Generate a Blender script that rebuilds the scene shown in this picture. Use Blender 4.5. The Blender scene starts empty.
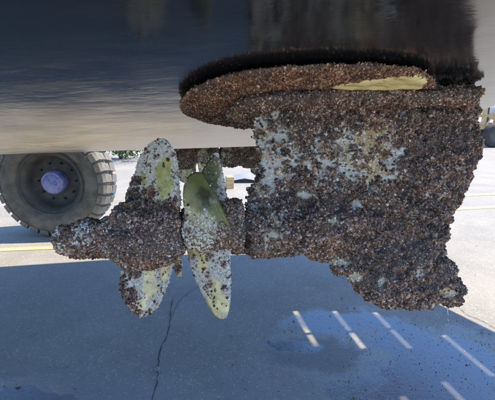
import bpy, math, random
import numpy as np
from mathutils import Vector, Matrix
from mathutils.geometry import delaunay_2d_cdt
rng = np.random.default_rng(7); random.seed(7)
S = bpy.context.scene; COL = S.collection
# ------------------------------------------------------------------ camera, light, exposure
FPX = 380.0; CAMH = 1.4; PITCH = math.radians(13.0)
cam = bpy.data.cameras.new('camera'); camo = bpy.data.objects.new('camera', cam); COL.objects.link(camo)
camo.location = (0, 0, CAMH); camo.rotation_euler = (math.pi/2 - PITCH, 0, 0)
cam.sensor_width = 36; cam.lens = 36*FPX/495; cam.clip_start = .02; cam.clip_end = 3000
S.camera = camo
SUNX, SUNY = 0.56, 0.17            # horizontal run of the sun ray per metre of drop (sun stands aft and slightly beyond)
sun_dir = Vector((SUNX, SUNY, 1)).normalized()
elev = math.asin(sun_dir.z); az = math.atan2(sun_dir.x, sun_dir.y)
w = bpy.data.worlds.new('World'); S.world = w; w.use_nodes = True
nt = w.node_tree; bg = nt.nodes['Background']
sky = nt.nodes.new('ShaderNodeTexSky'); sky.sky_type = 'NISHITA'; sky.sun_disc = False
sky.sun_elevation = elev; sky.sun_rotation = az; sky.air_density = 1.0; sky.dust_density = .2; sky.ozone_density = 4.0
tint = nt.nodes.new('ShaderNodeMix'); tint.data_type = 'RGBA'; tint.blend_type = 'MULTIPLY'; tint.inputs[0].default_value = 1
nt.links.new(sky.outputs[0], tint.inputs[6]); tint.inputs[7].default_value = (.79, .94, 1.12, 1)
nt.links.new(tint.outputs[2], bg.inputs[0]); bg.inputs[1].default_value = 0.15
sl = bpy.data.lights.new('sun', 'SUN'); sl.energy = 3.75; sl.angle = math.radians(.53); sl.color = (1, .885, .72)
so = bpy.data.objects.new('sun', sl); COL.objects.link(so)
so.rotation_euler = sun_dir.to_track_quat('Z', 'Y').to_euler(); so.location = (4, 2, 12)
S.view_settings.view_transform = 'Standard'; S.view_settings.look = 'None'
S.view_settings.exposure = 1.2; S.view_settings.gamma = 1
S.cycles.max_bounces = 10; S.cycles.diffuse_bounces = 6

# ------------------------------------------------------------------ helpers
def tag(o, label=None, cat=None, group=None, kind=None):
    for k, v in (('label', label), ('category', cat), ('group', group), ('kind', kind)):
        if v: o[k] = v
    return o
def empty(name, loc=(0, 0, 0), rz=0, parent=None):
    o = bpy.data.objects.new(name, None); COL.objects.link(o); o.location = loc; o.rotation_euler.z = rz
    if parent: o.parent = parent
    return o
def mesh(name, V, F, mat, parent=None, smooth=False, col=None, mat2=None, idx=None):
    me = bpy.data.meshes.new(name)
    V = np.asarray(V, dtype=np.float32)
    if isinstance(F, np.ndarray):
        n, k = F.shape
        me.vertices.add(len(V)); me.vertices.foreach_set('co', V.ravel())
        me.loops.add(n*k); me.loops.foreach_set('vertex_index', F.ravel().astype(np.int32))
        me.polygons.add(n); me.polygons.foreach_set('loop_start', np.arange(0, n*k, k, dtype=np.int32))
        me.update(calc_edges=True)
    else:
        me.from_pydata([tuple(map(float, v)) for v in V], [], F)
    if smooth is True: me.polygons.foreach_set('use_smooth', np.ones(len(me.polygons), dtype=bool))
    elif smooth is not False: me.polygons.foreach_set('use_smooth', np.asarray(smooth, dtype=bool))
    if col is not None:
        at = me.color_attributes.new('Col', 'FLOAT_COLOR', 'POINT')
        at.data.foreach_set('color', np.hstack([col, np.ones((len(col), 1))]).astype(np.float32).ravel())
    me.materials.append(mat)
    if mat2: me.materials.append(mat2); me.polygons.foreach_set('material_index', np.asarray(idx, dtype=np.int32))
    me.update()
    o = bpy.data.objects.new(name, me); COL.objects.link(o)
    if parent: o.parent = parent
    return o
class MB:
    def __init__(s): s.v = []; s.f = []
    def add(s, V, F):
        n = len(s.v); s.v += [tuple(v) for v in V]; s.f += [tuple(i+n for i in f) for f in F]; return s
    def box(s, x0, x1, y0, y1, z0, z1, b=0.0):
        if b <= 0:
            V = [(x, y, z) for x in (x0, x1) for y in (y0, y1) for z in (z0, z1)]
            return s.add(V, [(0, 1, 3, 2), (4, 6, 7, 5), (0, 4, 5, 1), (2, 3, 7, 6), (0, 2, 6, 4), (1, 5, 7, 3)])
        def ring(z, i):
            return [(x0+i+b, y0+i, z), (x1-i-b, y0+i, z), (x1-i, y0+i+b, z), (x1-i, y1-i-b, z), (x1-i-b, y1-i, z), (x0+i+b, y1-i, z), (x0+i, y1-i-b, z), (x0+i, y0+i+b, z)]
        R = ring(z0, b*.6)+ring(z0+b, 0)+ring(z1-b, 0)+ring(z1, b*.6); F = [tuple(range(7, -1, -1)), tuple(range(24, 32))]
        for k in range(3):
            for i in range(8): F.append((k*8+i, k*8+(i+1) % 8, k*8+8+(i+1) % 8, k*8+8+i))
        return s.add(R, F)
    def tube(s, p, q, r0, r1=None, n=10, caps=True):
        r1 = r0 if r1 is None else r1; p = Vector(p); q = Vector(q); d = (q-p).normalized()
        u = d.orthogonal().normalized(); v = d.cross(u)
        V = [p+(u*math.cos(t)+v*math.sin(t))*r0 for t in np.linspace(0, 2*math.pi, n, endpoint=False)]
        V += [q+(u*math.cos(t)+v*math.sin(t))*r1 for t in np.linspace(0, 2*math.pi, n, endpoint=False)]
        F = [(i, (i+1) % n, n+(i+1) % n, n+i) for i in range(n)]
        if caps: F += [tuple(range(n-1, -1, -1)), tuple(range(n, 2*n))]
        return s.add(V, F)
    def lathe(s, prof, n=48, c=(0, 0, 0), axis='y'):          # profile of (radius, position along the axis)
        V = []
        for r, h in prof:
            for t in np.linspace(0, 2*math.pi, n, endpoint=False):
                a, b = r*math.cos(t), r*math.sin(t)
                V.append({'y': (c[0]+a, c[1]+h, c[2]+b), 'z': (c[0]+a, c[1]+b, c[2]+h), 'x': (c[0]+h, c[1]+a, c[2]+b)}[axis])
        F = [(k*n+i, k*n+(i+1) % n, (k+1)*n+(i+1) % n, (k+1)*n+i) for k in range(len(prof)-1) for i in range(n)]
        return s.add(V, F)
    def obj(s, name, mat, parent=None, smooth=False): return mesh(name, s.v, s.f, mat, parent, smooth)

ROT = []
for q_ in range(4):
    h_, _r = np.linalg.qr(np.random.default_rng(50+q_).normal(size=(3, 3))); ROT.append(h_)
def vnoise(P, scale, seed=0):                              # smooth value noise, 0..1
    P = (np.asarray(P, dtype=np.float64) @ ROT[seed % 4])*scale + seed*17.31
    i = np.floor(P).astype(np.int64); f = P-i; f = f*f*(3-2*f); out = 0
    for dx in (0, 1):
        for dy in (0, 1):
            for dz in (0, 1):
                h = ((i[:, 0]+dx)*73856093) ^ ((i[:, 1]+dy)*19349663) ^ ((i[:, 2]+dz)*83492791) ^ (seed*2654435)
                h = (h ^ (h >> 13))*1274126177; h = (h ^ (h >> 16)) & 0xffff
                wgt = (f[:, 0] if dx else 1-f[:, 0])*(f[:, 1] if dy else 1-f[:, 1])*(f[:, 2] if dz else 1-f[:, 2])
                out = out + wgt*h/65535.
    return out
def fbm(P, scale, seed=0): return vnoise(P, scale, seed)*.55+vnoise(P, scale*2.1, seed+5)*.3+vnoise(P, scale*4.3, seed+9)*.15
def ss(x, a, b): t = np.clip((x-a)/(b-a), 0, 1); return t*t*(3-2*t)

# ------------------------------------------------------------------ materials
def mat(name, base=(.5, .5, .5), rough=.6, metal=0, ior=1.5):
    m = bpy.data.materials.new(name); m.use_nodes = True; b = m.node_tree.nodes['Principled BSDF']
    b.inputs['Base Color'].default_value = (*base, 1); b.inputs['Roughness'].default_value = rough
    b.inputs['Metallic'].default_value = metal; b.inputs['IOR'].default_value = ior
    return m
class N:
    def __init__(s, m): s.m = m; s.t = m.node_tree; s.b = s.t.nodes['Principled BSDF']; s.tc = s.t.nodes.new('ShaderNodeTexCoord').outputs['Object']
    def new(s, ty, **k):
        n = s.t.nodes.new('ShaderNode'+ty)
        for a, b in k.items(): setattr(n, a, b)
        return n
    def L(s, a, b): s.t.links.new(a, b)
    def put(s, sock, v):
        if isinstance(v, bpy.types.NodeSocket): s.L(v, sock)
        elif isinstance(v, tuple) and len(v) == 3 and sock.type == 'RGBA': sock.default_value = (*v, 1)
        else: sock.default_value = v
    def map(s, sc=(1, 1, 1), loc=(0, 0, 0), rot=(0, 0, 0), src=None, ty='POINT'):
        n = s.new('Mapping', vector_type=ty); s.L(src or s.tc, n.inputs[0])
        n.inputs[1].default_value = loc; n.inputs[2].default_value = rot; n.inputs[3].default_value = sc; return n.outputs[0]
    def noise(s, sc, det=4, rough=.55, src=None, dist=0):
        n = s.new('TexNoise'); s.L(src or s.tc, n.inputs['Vector']); n.inputs['Scale'].default_value = sc
        n.inputs['Detail'].default_value = det; n.inputs['Roughness'].default_value = rough; n.inputs['Distortion'].default_value = dist; return n.outputs['Fac']
    def vor(s, sc, feat='F1', src=None, out='Distance'):
        n = s.new('TexVoronoi', feature=feat); s.L(src or s.tc, n.inputs['Vector']); n.inputs['Scale'].default_value = sc; return n.outputs[out]
    def ramp(s, x, a, b, c0=0., c1=1.):
        n = s.new('MapRange', clamp=True, interpolation_type='SMOOTHSTEP'); s.put(n.inputs[0], x)
        for i, v in enumerate((a, b, c0, c1)): n.inputs[i+1].default_value = v
        return n.outputs[0]
    def math(s, op, a, b=0., c=0.):
        n = s.new('Math', operation=op)
        for i, v in enumerate((a, b, c)): s.put(n.inputs[i], v)
        return n.outputs[0]
    def mix(s, f, a, b, mode='MIX'):
        n = s.new('Mix', data_type='RGBA', blend_type=mode); s.put(n.inputs[0], f); s.put(n.inputs[6], a); s.put(n.inputs[7], b); return n.outputs[2]
    def bump(s, h, st=.3, dist=.01, nrm=None):
        n = s.new('Bump'); s.L(h, n.inputs['Height']); n.inputs['Strength'].default_value = st; n.inputs['Distance'].default_value = dist
        if nrm: s.L(nrm, n.inputs['Normal'])
        return n.outputs[0]
    def set(s, **k):
        for a, v in k.items(): s.put(s.b.inputs[a.replace('_', ' ')], v)
def varied(name, c0, c1, rough=.6, sc=6, metal=0, bump=.15, ior=1.5):
    m = mat(name, c0, rough, metal, ior); n = N(m); f = n.noise(sc, 6, .65)
    n.set(Base_Color=n.mix(n.ramp(f, .3, .7), c0, c1), Normal=n.bump(n.noise(sc*8, 4), bump, .004)); return m

# antifouled hull bottom: near-black semi-gloss paint, roller streaks along the hull, grit
m_bottom = mat('black_bottom_paint', (.012, .013, .016), .3, ior=1.27); n = N(m_bottom)
st = n.map((1, 2.6, 2.6)); s1 = n.noise(5, 4, .55, st); s2 = n.noise(16, 3, .6, n.map((1, 2, 2)))
sp = n.ramp(n.vor(130), .05, .20, 1, 0); spm = n.math('MULTIPLY', sp, n.ramp(n.noise(7, 4, .7), .44, .60))
b0 = n.bump(n.noise(2.0, 2, .5, n.map((1, 1.8, 1.8))), .12, .02); b1 = n.bump(s1, .07, .010, b0); b2 = n.bump(s2, .09, .004, b1); b3 = n.bump(spm, .10, .0015, b2)
sp2 = n.math('MULTIPLY', n.ramp(n.vor(190), .04, .12, 1, 0), n.ramp(n.noise(14, 3), .5, .6))
n.set(Base_Color=n.mix(n.math('MULTIPLY', sp2, .5), n.mix(n.noise(3, 5, .6, st), (.006, .007, .009), (.013, .013, .015)), (.25, .23, .20)),
      Roughness=n.ramp(n.noise(5, 5, .6, st), .3, .7, .07, .15), Normal=b3, Coat_Weight=1., Coat_Roughness=n.ramp(n.noise(5, 5, .6, st), .3, .7, .11, .19), Coat_IOR=1.55, Coat_Normal=b3)
m_gel = varied('white_gelcoat', (.72, .72, .70), (.62, .62, .60), .25, 1.5, bump=.02)
m_deck = varied('teak_slats', (.30, .19, .11), (.22, .14, .08), .6, 8)
# per-shell coloured growth
m_shell = mat('barnacle_shell', rough=.62); n = N(m_shell); a = n.new('VertexColor', layer_name='Col').outputs[0]
n.set(Base_Color=n.mix(n.ramp(n.noise(420, 3), .35, .75, 0, .35), a, (.05, .035, .03), 'MIX'), Normal=n.bump(n.noise(300, 3), .4, .002))
m_base = mat('fouled_bronze', rough=.6); n = N(m_base); a = n.new('VertexColor', layer_name='Col').outputs[0]
nz = n.noise(130, 5, .7)
c = n.mix(n.ramp(nz, .42, .68, 0, .4), a, (.14, .095, .05)); c = n.mix(n.ramp(n.vor(150), .10, .28, .55, 0), c, (.66, .61, .52))
n.set(Base_Color=c, Roughness=n.ramp(n.noise(40, 3), .3, .7, .35, .75), Normal=n.bump(n.math('ADD', nz, n.ramp(n.vor(150), .05, .3, .6, 0)), .7, .004))
m_olive = mat('slimy_bronze', rough=.4); n = N(m_olive); a = n.new('VertexColor', layer_name='Col').outputs[0]
c = n.mix(n.ramp(n.noise(38, 5, .7), .42, .66, 0, .42), a, (.075, .062, .02)); c = n.mix(n.ramp(n.noise(16, 4, .6), .56, .7, 0, .5), c, (.60, .54, .36))
n.set(Base_Color=c, Roughness=n.ramp(n.noise(22, 3), .3, .7, .22, .6), Normal=n.bump(n.noise(90, 5, .7), .35, .004))
m_putty = mat('yellow_sealant', rough=.6); n = N(m_putty)
n.set(Base_Color=n.mix(n.ramp(n.noise(26, 6, .8, n.map((.35, 2, 2))), .46, .66), (.85, .72, .33), (.42, .27, .08)), Normal=n.bump(n.noise(60, 4), .4, .004))

# ground
def gpt(px, py):                                            # where a sight line meets the ground
    u = (px-247.5)/FPX; v = (200-py)/FPX
    dy = math.cos(PITCH)+v*math.sin(PITCH); dz = -math.sin(PITCH)+v*math.cos(PITCH); t = -CAMH/dz
    return u*t, dy*t
m_ground = mat('worn_yard_pavement', rough=.8); n = N(m_ground)
nn = n.noise(1.6, 6, .62); warp = n.noise(3.2, 5, .65); fine = n.noise(240, 3, .7)
agg = n.vor(130); agc = n.vor(130, out='Color'); agv = n.new('SeparateColor'); n.L(agc, agv.inputs[0])
base = n.mix(n.ramp(nn, .3, .72), (.28, .262, .225), (.38, .352, .305))
base = n.mix(n.ramp(agv.outputs[0], .55, 1, 0, .3), base, (.16, .155, .15))
base = n.mix(n.ramp(agv.outputs[1], .93, .995, 0, .7), base, (.60, .58, .54))
base = n.mix(n.ramp(n.noise(.8, 6, .65), .48, .72, 0, .35), base, (.20, .19, .17)); base = n.mix(n.ramp(n.noise(9, 6, .75), .58, .70, 0, .3), base, (.13, .125, .12)); base = n.mix(n.ramp(n.noise(5, 6, .8, n.map((1, 1, 1), (7, 3, 0))), .64, .74, 0, .45), base, (.58, .56, .52))
base = n.mix(n.ramp(fine, .35, .75, 0, .22), base, (.12, .115, .11))
def blob(px, py, rx, ry, soft=.5):
    X, Y = gpt(px, py); X1, _ = gpt(px+rx, py); _, Y1 = gpt(px, py-ry); _, Y2 = gpt(px, py+ry); a, b = abs(X1-X), abs(Y1-Y2)/2
    mp = n.map((a, b, 1), (X, Y, 0), ty='TEXTURE'); sx = n.new('SeparateXYZ'); n.L(mp, sx.inputs[0])
    r2 = n.math('ADD', n.math('MULTIPLY', sx.outputs[0], sx.outputs[0]), n.math('MULTIPLY', sx.outputs[1], sx.outputs[1]))
    r = n.math('ADD', n.math('SQRT', r2), n.math('MULTIPLY', n.math('SUBTRACT', warp, .5), 2.6))
    return n.ramp(r, 1-soft*.5, 1+soft*.3, 1, 0)
def vmax(l):
    o = l[0]
    for q in l[1:]: o = n.math('MAXIMUM', o, q)
    return o
pud = vmax([blob(352, 322, 62, 11, .7), blob(288, 346, 26, 6, .3), blob(430, 392, 110, 17, .8), blob(20, 402, 62, 13, .35), blob(400, 335, 40, 22, .5), blob(445, 372, 75, 34, .5), blob(470, 362, 30, 26, .5)])
drops = n.math('MULTIPLY', n.ramp(n.vor(11, src=n.map((1, 1, 1), rot=(0, 0, .5))), .20, .26, 1, 0), n.ramp(n.noise(.9, 2), .46, .58))
pud = n.math('MAXIMUM', pud, n.math('MULTIPLY', n.math('MULTIPLY', drops, .4), vmax([blob(250, 385, 130, 30), blob(430, 380, 120, 40)])))
damp = vmax([blob(400, 362, 150, 62, .8), pud, blob(60, 396, 130, 22, .8)])
dry = blob(313, 353, 50, 17, .6)
pud = n.math('MULTIPLY', pud, n.math('SUBTRACT', 1, dry)); pud = n.math('MAXIMUM', pud, n.math('MAXIMUM', blob(288, 346, 28, 6, .7), blob(350, 321, 50, 9, .7))); n.L(n.math('MULTIPLY_ADD', damp, .35, n.math('MULTIPLY_ADD', pud, .45, .5)), n.b.inputs['Specular IOR Level'])
bumpy = n.noise(34, 3, .6)
grain = n.math('ADD', n.math('MULTIPLY', n.ramp(agg, 0, .5, 1, 0), .6), n.math('MULTIPLY', fine, .6))
col = n.mix(n.math('MULTIPLY', damp, .35), base, (.085, .088, .095)); col = n.mix(n.math('MULTIPLY', pud, .75), col, (.045, .052, .065))
col = n.mix(n.math('MULTIPLY', dry, .3), col, (.075, .075, .07))
n.b.inputs['IOR'].default_value = 1.6
rg = n.math('MULTIPLY_ADD', n.math('SUBTRACT', damp, n.math('MULTIPLY', dry, .6)), -.46, .78); rg = n.mix(pud, rg, n.ramp(n.noise(30, 3), .3, .7, .10, .24))
bs = n.new('Bump'); n.L(grain, bs.inputs['Height']); bs.inputs['Distance'].default_value = .004; n.L(n.math('MULTIPLY_ADD', pud, -.40, .6), bs.inputs['Strength']); bw = n.bump(bumpy, .10, .01); n.L(bw, bs.inputs['Normal'])
n.set(Base_Color=col, Roughness=rg, Normal=bs.outputs[0])
m_crack = mat('crack_fill', (.07, .068, .065), .95)
m_yellow = mat('worn_yellow_paint', rough=.7); n = N(m_yellow)
n.set(Base_Color=n.mix(n.ramp(n.noise(14, 6, .75), .38, .60, .15, .85), (.60, .44, .12), (.42, .38, .32)))
m_stone = varied('grit', (.34, .32, .29), (.18, .17, .16), .8, 30)
m_rubber = mat('tyre_rubber', rough=.75); n = N(m_rubber)
n.set(Base_Color=n.mix(n.ramp(n.noise(7, 6, .7), .3, .7), (.085, .077, .063), (.20, .182, .15)), Normal=n.bump(n.noise(60, 5), .25, .004))
m_tread = varied('dusty_tread', (.24, .225, .195), (.13, .12, .105), .85, 12)
m_rim = varied('dusty_dark_rim', (.05, .048, .045), (.11, .10, .09), .6, 9)
m_blue = varied('blue_hub_paint', (.10, .11, .36), (.30, .33, .58), .5, 14)
m_white = mat('white_marking', (.72, .72, .74), .6)
m_mark = varied('worn_white_marks', (.55, .56, .66), (.28, .29, .5), .6, 16)
m_steel = varied('hoist_blue_steel', (.55, .56, .58), (.45, .46, .47), .45, 2)
m_web = varied('sling_webbing', (.55, .42, .10), (.42, .32, .08), .8, 20)
m_dark = varied('dark_rubber', (.03, .03, .03), (.06, .055, .05), .8, 10)
m_wood = varied('pale_timber', (.66, .46, .23), (.50, .33, .15), .7, 5)
m_bluep = varied('blue_plastic', (.03, .22, .55), (.04, .26, .60), .4, 5)
m_wall = varied('pale_sheet_wall', (.68, .67, .63), (.60, .59, .55), .6, .4)
m_roof = varied('grey_roof', (.30, .30, .31), (.24, .24, .25), .5, .5)
m_glass = mat('dark_glass', (.03, .04, .05), .08)
m_bark = varied('bark', (.13, .10, .07), (.07, .055, .04), .9, 12)
m_leaf = mat('leaf', rough=.5); n = N(m_leaf); a = n.new('VertexColor', layer_name='Col').outputs[0]; n.set(Base_Color=a)
n.b.inputs['Transmission Weight'].default_value = 0

# ------------------------------------------------------------------ ground
R = 900
def ground_sheet():
    xs = np.unique(np.concatenate([np.linspace(-6, 6, 13), [-R, -120, -30, 30, 120, R]])); ys = np.unique(np.concatenate([np.linspace(-4, 8, 13), [-R, -100, -20, 20, 100, R]]))
    V = [(x, y, 0) for y in ys for x in xs]; k = len(xs)
    return mesh('ground', V, [(j*k+i, j*k+i+1, (j+1)*k+i+1, (j+1)*k+i) for j in range(len(ys)-1) for i in range(k-1)], m_ground)
tag(ground_sheet(), kind='structure')
def crack(pts, wd, seed):                                    # narrow ragged fissure following a jagged path
    r = random.Random(seed); P = [Vector((*gpt(*p), 0)) for p in pts]; path = []
    for a, b in zip(P, P[1:]):
        k = max(2, int((b-a).length/.03))
        for i in range(k): path.append(a.lerp(b, i/k)+Vector((r.uniform(-1, 1), r.uniform(-1, 1), 0))*.006+Vector((math.sin(len(path)*.45+seed), 0, 0))*.006)
    path.append(P[-1]); V = []
    for i, p in enumerate(path):
        d = (path[min(i+1, len(path)-1)]-path[max(i-1, 0)]).normalized(); s = Vector((-d.y, d.x, 0))
        q = wd*r.uniform(.2, 1.1)*(1 if 0 < i < len(path)-1 else .1); V += [(p+s*q), (p-s*q)]
    V = [(v.x, v.y, .004) for v in V]
    o = mesh('crack', V, [(2*i, 2*i+1, 2*i+3, 2*i+2) for i in range(len(path)-1)], m_crack); tag(o, kind='structure')
crack([(172, 296), (171, 318), (166, 338), (160, 352), (157, 370), (156, 384), (152, 402)], .0035, 1)
crack([(205, 283), (190, 292), (178, 302), (171, 318)], .0016, 2)
crack([(456, 306), (470, 316), (484, 322), (505, 336)], .0022, 3)
def line(pts, wd):
    V = []
    for p in pts:
        X, Y = gpt(*p); V += [(X, Y-wd/2, .004), (X, Y+wd/2, .004)]
    o = mesh('yellow_line', V, [(2*i, 2*i+2, 2*i+3, 2*i+1) for i in range(len(pts)-1)], m_yellow); tag(o, kind='structure')
line([(-260, 263), (0, 250), (120, 245), (200, 241)], .10)
line([(380, 201), (455, 196), (495, 194), (640, 188)], .16)
line([(380, 214), (455, 209), (495, 207), (640, 201)], .14)
def grit(nst, seed):
    r = np.random.default_rng(seed); T = np.array([(1, 0, 0), (-.5, .87, 0), (-.5, -.87, 0), (.3, 0, .8), (-.2, .2, .7)]); F0 = np.array([(0, 1, 4), (1, 2, 4), (2, 0, 3), (0, 4, 3), (2, 3, 4)])
    X = r.uniform(-3.5, 4, nst); Y = r.uniform(1.2, 6, nst); s = r.uniform(.0018, .0045, nst)*(1+2*(r.random(nst) > .985)); a = r.uniform(0, 6.28, nst)
    V = np.zeros((nst, 5, 3)); c, q = np.cos(a)[:, None], np.sin(a)[:, None]
    V[:, :, 0] = (T[:, 0]*c-T[:, 1]*q)*s[:, None]+X[:, None]; V[:, :, 1] = (T[:, 0]*q+T[:, 1]*c)*s[:, None]+Y[:, None]; V[:, :, 2] = T[:, 2]*s[:, None]
    F = (F0[None]+(np.arange(nst)*5)[:, None, None]).reshape(-1, 3)
    tag(mesh('grit', V.reshape(-1, 3), F, m_stone), 'fine loose grit scattered over the shaded pavement', 'grit', kind='stuff')
grit(9000, 3)
def debris(n_, seed):                                        # shells and mud knocked off the drive, lying in the wet
    r = np.random.default_rng(seed); P = []
    while len(P) < n_:
        x, y = r.uniform(330, 500), r.uniform(318, 402)
        if r.random() < .25: x, y = r.uniform(230, 500), r.uniform(300, 402)
        P.append((*gpt(x, y), 0))
    P = np.array(P); up = np.tile((0., 0, 1), (n_, 1)); sz = r.uniform(.0016, .0046, n_)*np.where(r.random(n_) > .97, 1.8, 1)
    v, f, c = join([instance(TM5, P[::2], up[::2], sz[::2], pal(BR, len(P[::2]))*1.3, .9, r.uniform(.4, .8, len(P[::2]))), instance(TB6, P[1::2], up[1::2], sz[1::2], pal(BR, len(P[1::2]))*1.5, .3, r.uniform(.4, .9, len(P[1::2])))])
    tag(mesh('fallen_shells', v, f, m_shell, None, False, c), 'scattered shell crumbs lying in the wet area below the drive leg', 'shell crumbs', kind='stuff')
for k, (px, py, s) in enumerate([(157, 370, .016), (18, 386, .014), (232, 336, .008), (292, 331, .006)]):
    X, Y = gpt(px, py); r = random.Random(k); V = []; F = []
    import bmesh
    bm = bmesh.new(); bmesh.ops.create_icosphere(bm, subdivisions=2, radius=s)
    for v in bm.verts: v.co *= r.uniform(.8, 1.15); v.co.z *= .65
    me = bpy.data.meshes.new('pebble'); bm.to_mesh(me); bm.free(); me.materials.append(m_stone)
    o = bpy.data.objects.new('pebble', me); COL.objects.link(o); o.location = (X, Y, s*.5)
    tag(o, ['pale pebble sitting in the long dark crack', 'brown pebble near the wet patch at the lower left corner', 'small pebble lying below the pale pointed propeller blade', 'tiny pebble beside the first strip of sunlight'][k], 'pebble')

# ------------------------------------------------------------------ the boat
YAW = math.radians(10.5); TB = .277
A = Vector((math.cos(YAW), math.sin(YAW), 0)); FW = Vector((-math.sin(YAW), math.cos(YAW), 0)); K0 = Vector((0, 2.22, 1.206))
HB = 1.50
boat = empty('motor_boat', (0, 0, 0)); 
tag(boat, 'big boat with shiny black bottom and heavily overgrown pod drives hanging over the yard', 'boat')
def hp(s, wv, z): p = K0+A*s+FW*wv; return (p.x, p.y, z)
def kz(s):
    z = K0.z+.015*s
    return z+(.10*max(0, -s-6.5)**1.7)
def hbm(s): return HB*(1-max(0, (-s-4.5)/7.2)**2.2)
def sect(s):
    b = hbm(s); k = kz(s); tb = TB+.06*max(0, -s-5)
    zc = k+b*tb; zs = 3.0+.05*max(0, -s); L = []
    for q in np.linspace(0, 1, 9): L.append((q*b, k+q*b*tb+.012*math.sin(q*math.pi)))
    L += [(b+.05, zc+.01), (b+.07, zc+.10), (b+.12, zc+.5), (b+.18, zs)]
    return L
SE = .96
ss_ = np.concatenate([np.linspace(-11.5, -5, 14), np.linspace(-4, SE, 11)])
Vb, Vt = [], []
for s in ss_:
    L = sect(s)
    for sg in (-1, 1):
        Vb += [hp(s, sg*w_, z) for w_, z in L[:10]]; Vt += [hp(s, sg*w_, z) for w_, z in L[9:]]
def strips(nS, per, sides=2):
    F = []
    for i in range(nS-1):
        for sd in range(sides):
            o0 = (i*sides+sd)*per; o1 = ((i+1)*sides+sd)*per
            for j in range(per-1):
                q = (o0+j, o0+j+1, o1+j+1, o1+j); F.append(q if sd == 0 else q[::-1])
    return F
hull = mesh('hull_bottom', Vb, strips(len(ss_), 10), m_bottom, boat, True); hull['label'] = 'glossy black bottom'
mesh('topsides', Vt, strips(len(ss_), 4), m_gel, boat, True)
L = sect(ss_[-1]); ring = [hp(SE, -w_, z) for w_, z in reversed(L)]+[hp(SE, w_, z) for w_, z in L[1:]]
mesh('transom', ring, [tuple(range(len(ring)))], m_gel, boat)
dk = []
for s in ss_:
    L = sect(s); dk += [hp(s, -L[-1][0]+.02, L[-1][1]-.05), hp(s, L[-1][0]-.02, L[-1][1]-.05)]
mesh('deck', dk, [(2*i, 2*i+1, 2*i+3, 2*i+2) for i in range(len(ss_)-1)], m_gel, boat)
# slatted swim platform aft of the transom: sun falls through its short open slots
ZP = 1.78; sh = Vector((ZP*SUNX, ZP*SUNY, 0))
def splat(X, Y): p = Vector((X, Y, 0))+sh-Vector((K0.x, K0.y, 0)); return p.dot(A), p.dot(FW)
slots = {}
for key, lst in {0: [(.42, 2.07, 2.20), (.42, 2.225, 2.51)], 1: [(.70, 2.05, 2.225), (.70, 2.25, 2.51), (.83, 1.35, 1.66)], 2: [(.98, 2.05, 2.26), (.98, 2.285, 2.49), (1.11, 1.4, 1.77)], 3: [(1.31, 1.80, 2.20)]}.items():
    sv = []; rg_ = []
    for X, Y0, Y1 in lst:
        s0, w0 = splat(X, Y0); s1, w1 = splat(X, Y1); sv.append((s0+s1)/2); rg_.append((w0, w1))
    slots[sv[0]] = sorted(rg_)
p1 = splat(1.63, 2.2); p3 = splat(.95, 3.56)
def wfar(s): return min(1.5, p1[1]+(s-p1[0])*(p3[1]-p1[1])/(p3[0]-p1[0]))
plat = mesh('swim_platform', [hp(s, w_, z) for s in (SE+.004, 1.06) for w_ in (-1.5, 1.5) for z in (ZP-.03, ZP+.06)], [(0, 1, 3, 2), (4, 6, 7, 5), (0, 4, 5, 1), (2, 3, 7, 6), (0, 2, 6, 4), (1, 5, 7, 3)], m_gel, boat)
def board(s0, s1, w0, w1a, w1b):
    V = [hp(s, w_, z) for (s, w_) in ((s0, w0), (s1, w0), (s1, w1b), (s0, w1a)) for z in (ZP, ZP+.03)]
    mesh('platform_slat', V, [(0, 2, 3, 1), (2, 4, 5, 3), (4, 6, 7, 5), (6, 0, 1, 7), (1, 3, 5, 7), (6, 4, 2, 0)], m_deck, plat)
G = .026; edge = sorted(slots); cur = 1.062; send = p1[0]+(-1.0-p1[1])*(p3[0]-p1[0])/(p3[1]-p1[1])
send = min(send, 3.3)
for sv in edge:
    ns = 3 if sv-cur > .5 else 2
    for i in range(ns):
        a0 = cur+(sv-G-cur)*i/ns; a1 = cur+(sv-G-cur)*(i+1)/ns-(.0005 if i < ns-1 else 0)
        board(a0, a1, -1.5, wfar(a0), wfar(a1))
    p = -1.5                                                  # cross pieces close the gap except where the slots are open
    for w0, w1 in slots[sv]+[(wfar(sv)-.001, 9)]:
        if w0 > p: board(sv-G+.0005, sv+G-.0005, p, w0, w0)
        p = w1
    cur = sv+G
while cur < send-.05:
    a1 = min(cur+.14, send); board(cur, a1-.0005, -1.5, wfar(cur), wfar(a1)); cur = a1

# ------------------------------------------------------------------ pod drives
BETA = math.atan(TB)
NN = -FW
Ax = A.copy(); Bx = (-math.sin(BETA)*NN+math.cos(BETA)*Vector((0, 0, 1))); Cx = Ax.cross(Bx)
P0 = Vector((0, 1.28, 1.206+TB*.93))
POD = Matrix(((Ax.x, Bx.x, Cx.x, P0.x), (Ax.y, Bx.y, Cx.y, P0.y), (Ax.z, Bx.z, Cx.z, P0.z), (0, 0, 0, 1)))
Pn = np.array(P0); An, Bn, Cn = map(np.array, (Ax, Bx, Cx)); CAMP = np.array([0, 0, CAMH])
def ab(px, py, c=0.0):                                       # photo outline -> pod coordinates on its own plane
    u = (px-247.5)/FPX; v = (200-py)/FPX
    d = np.array([u, math.cos(PITCH)+v*math.sin(PITCH), -math.sin(PITCH)+v*math.cos(PITCH)])
    t = ((Pn+Cn*c-CAMP)@Cn)/(d@Cn); q = CAMP+d*t-Pn; return np.array([q@An, q@Bn])
def abl(L, c=0.0): return np.array([ab(x, y, c) for x, y in L])
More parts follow.
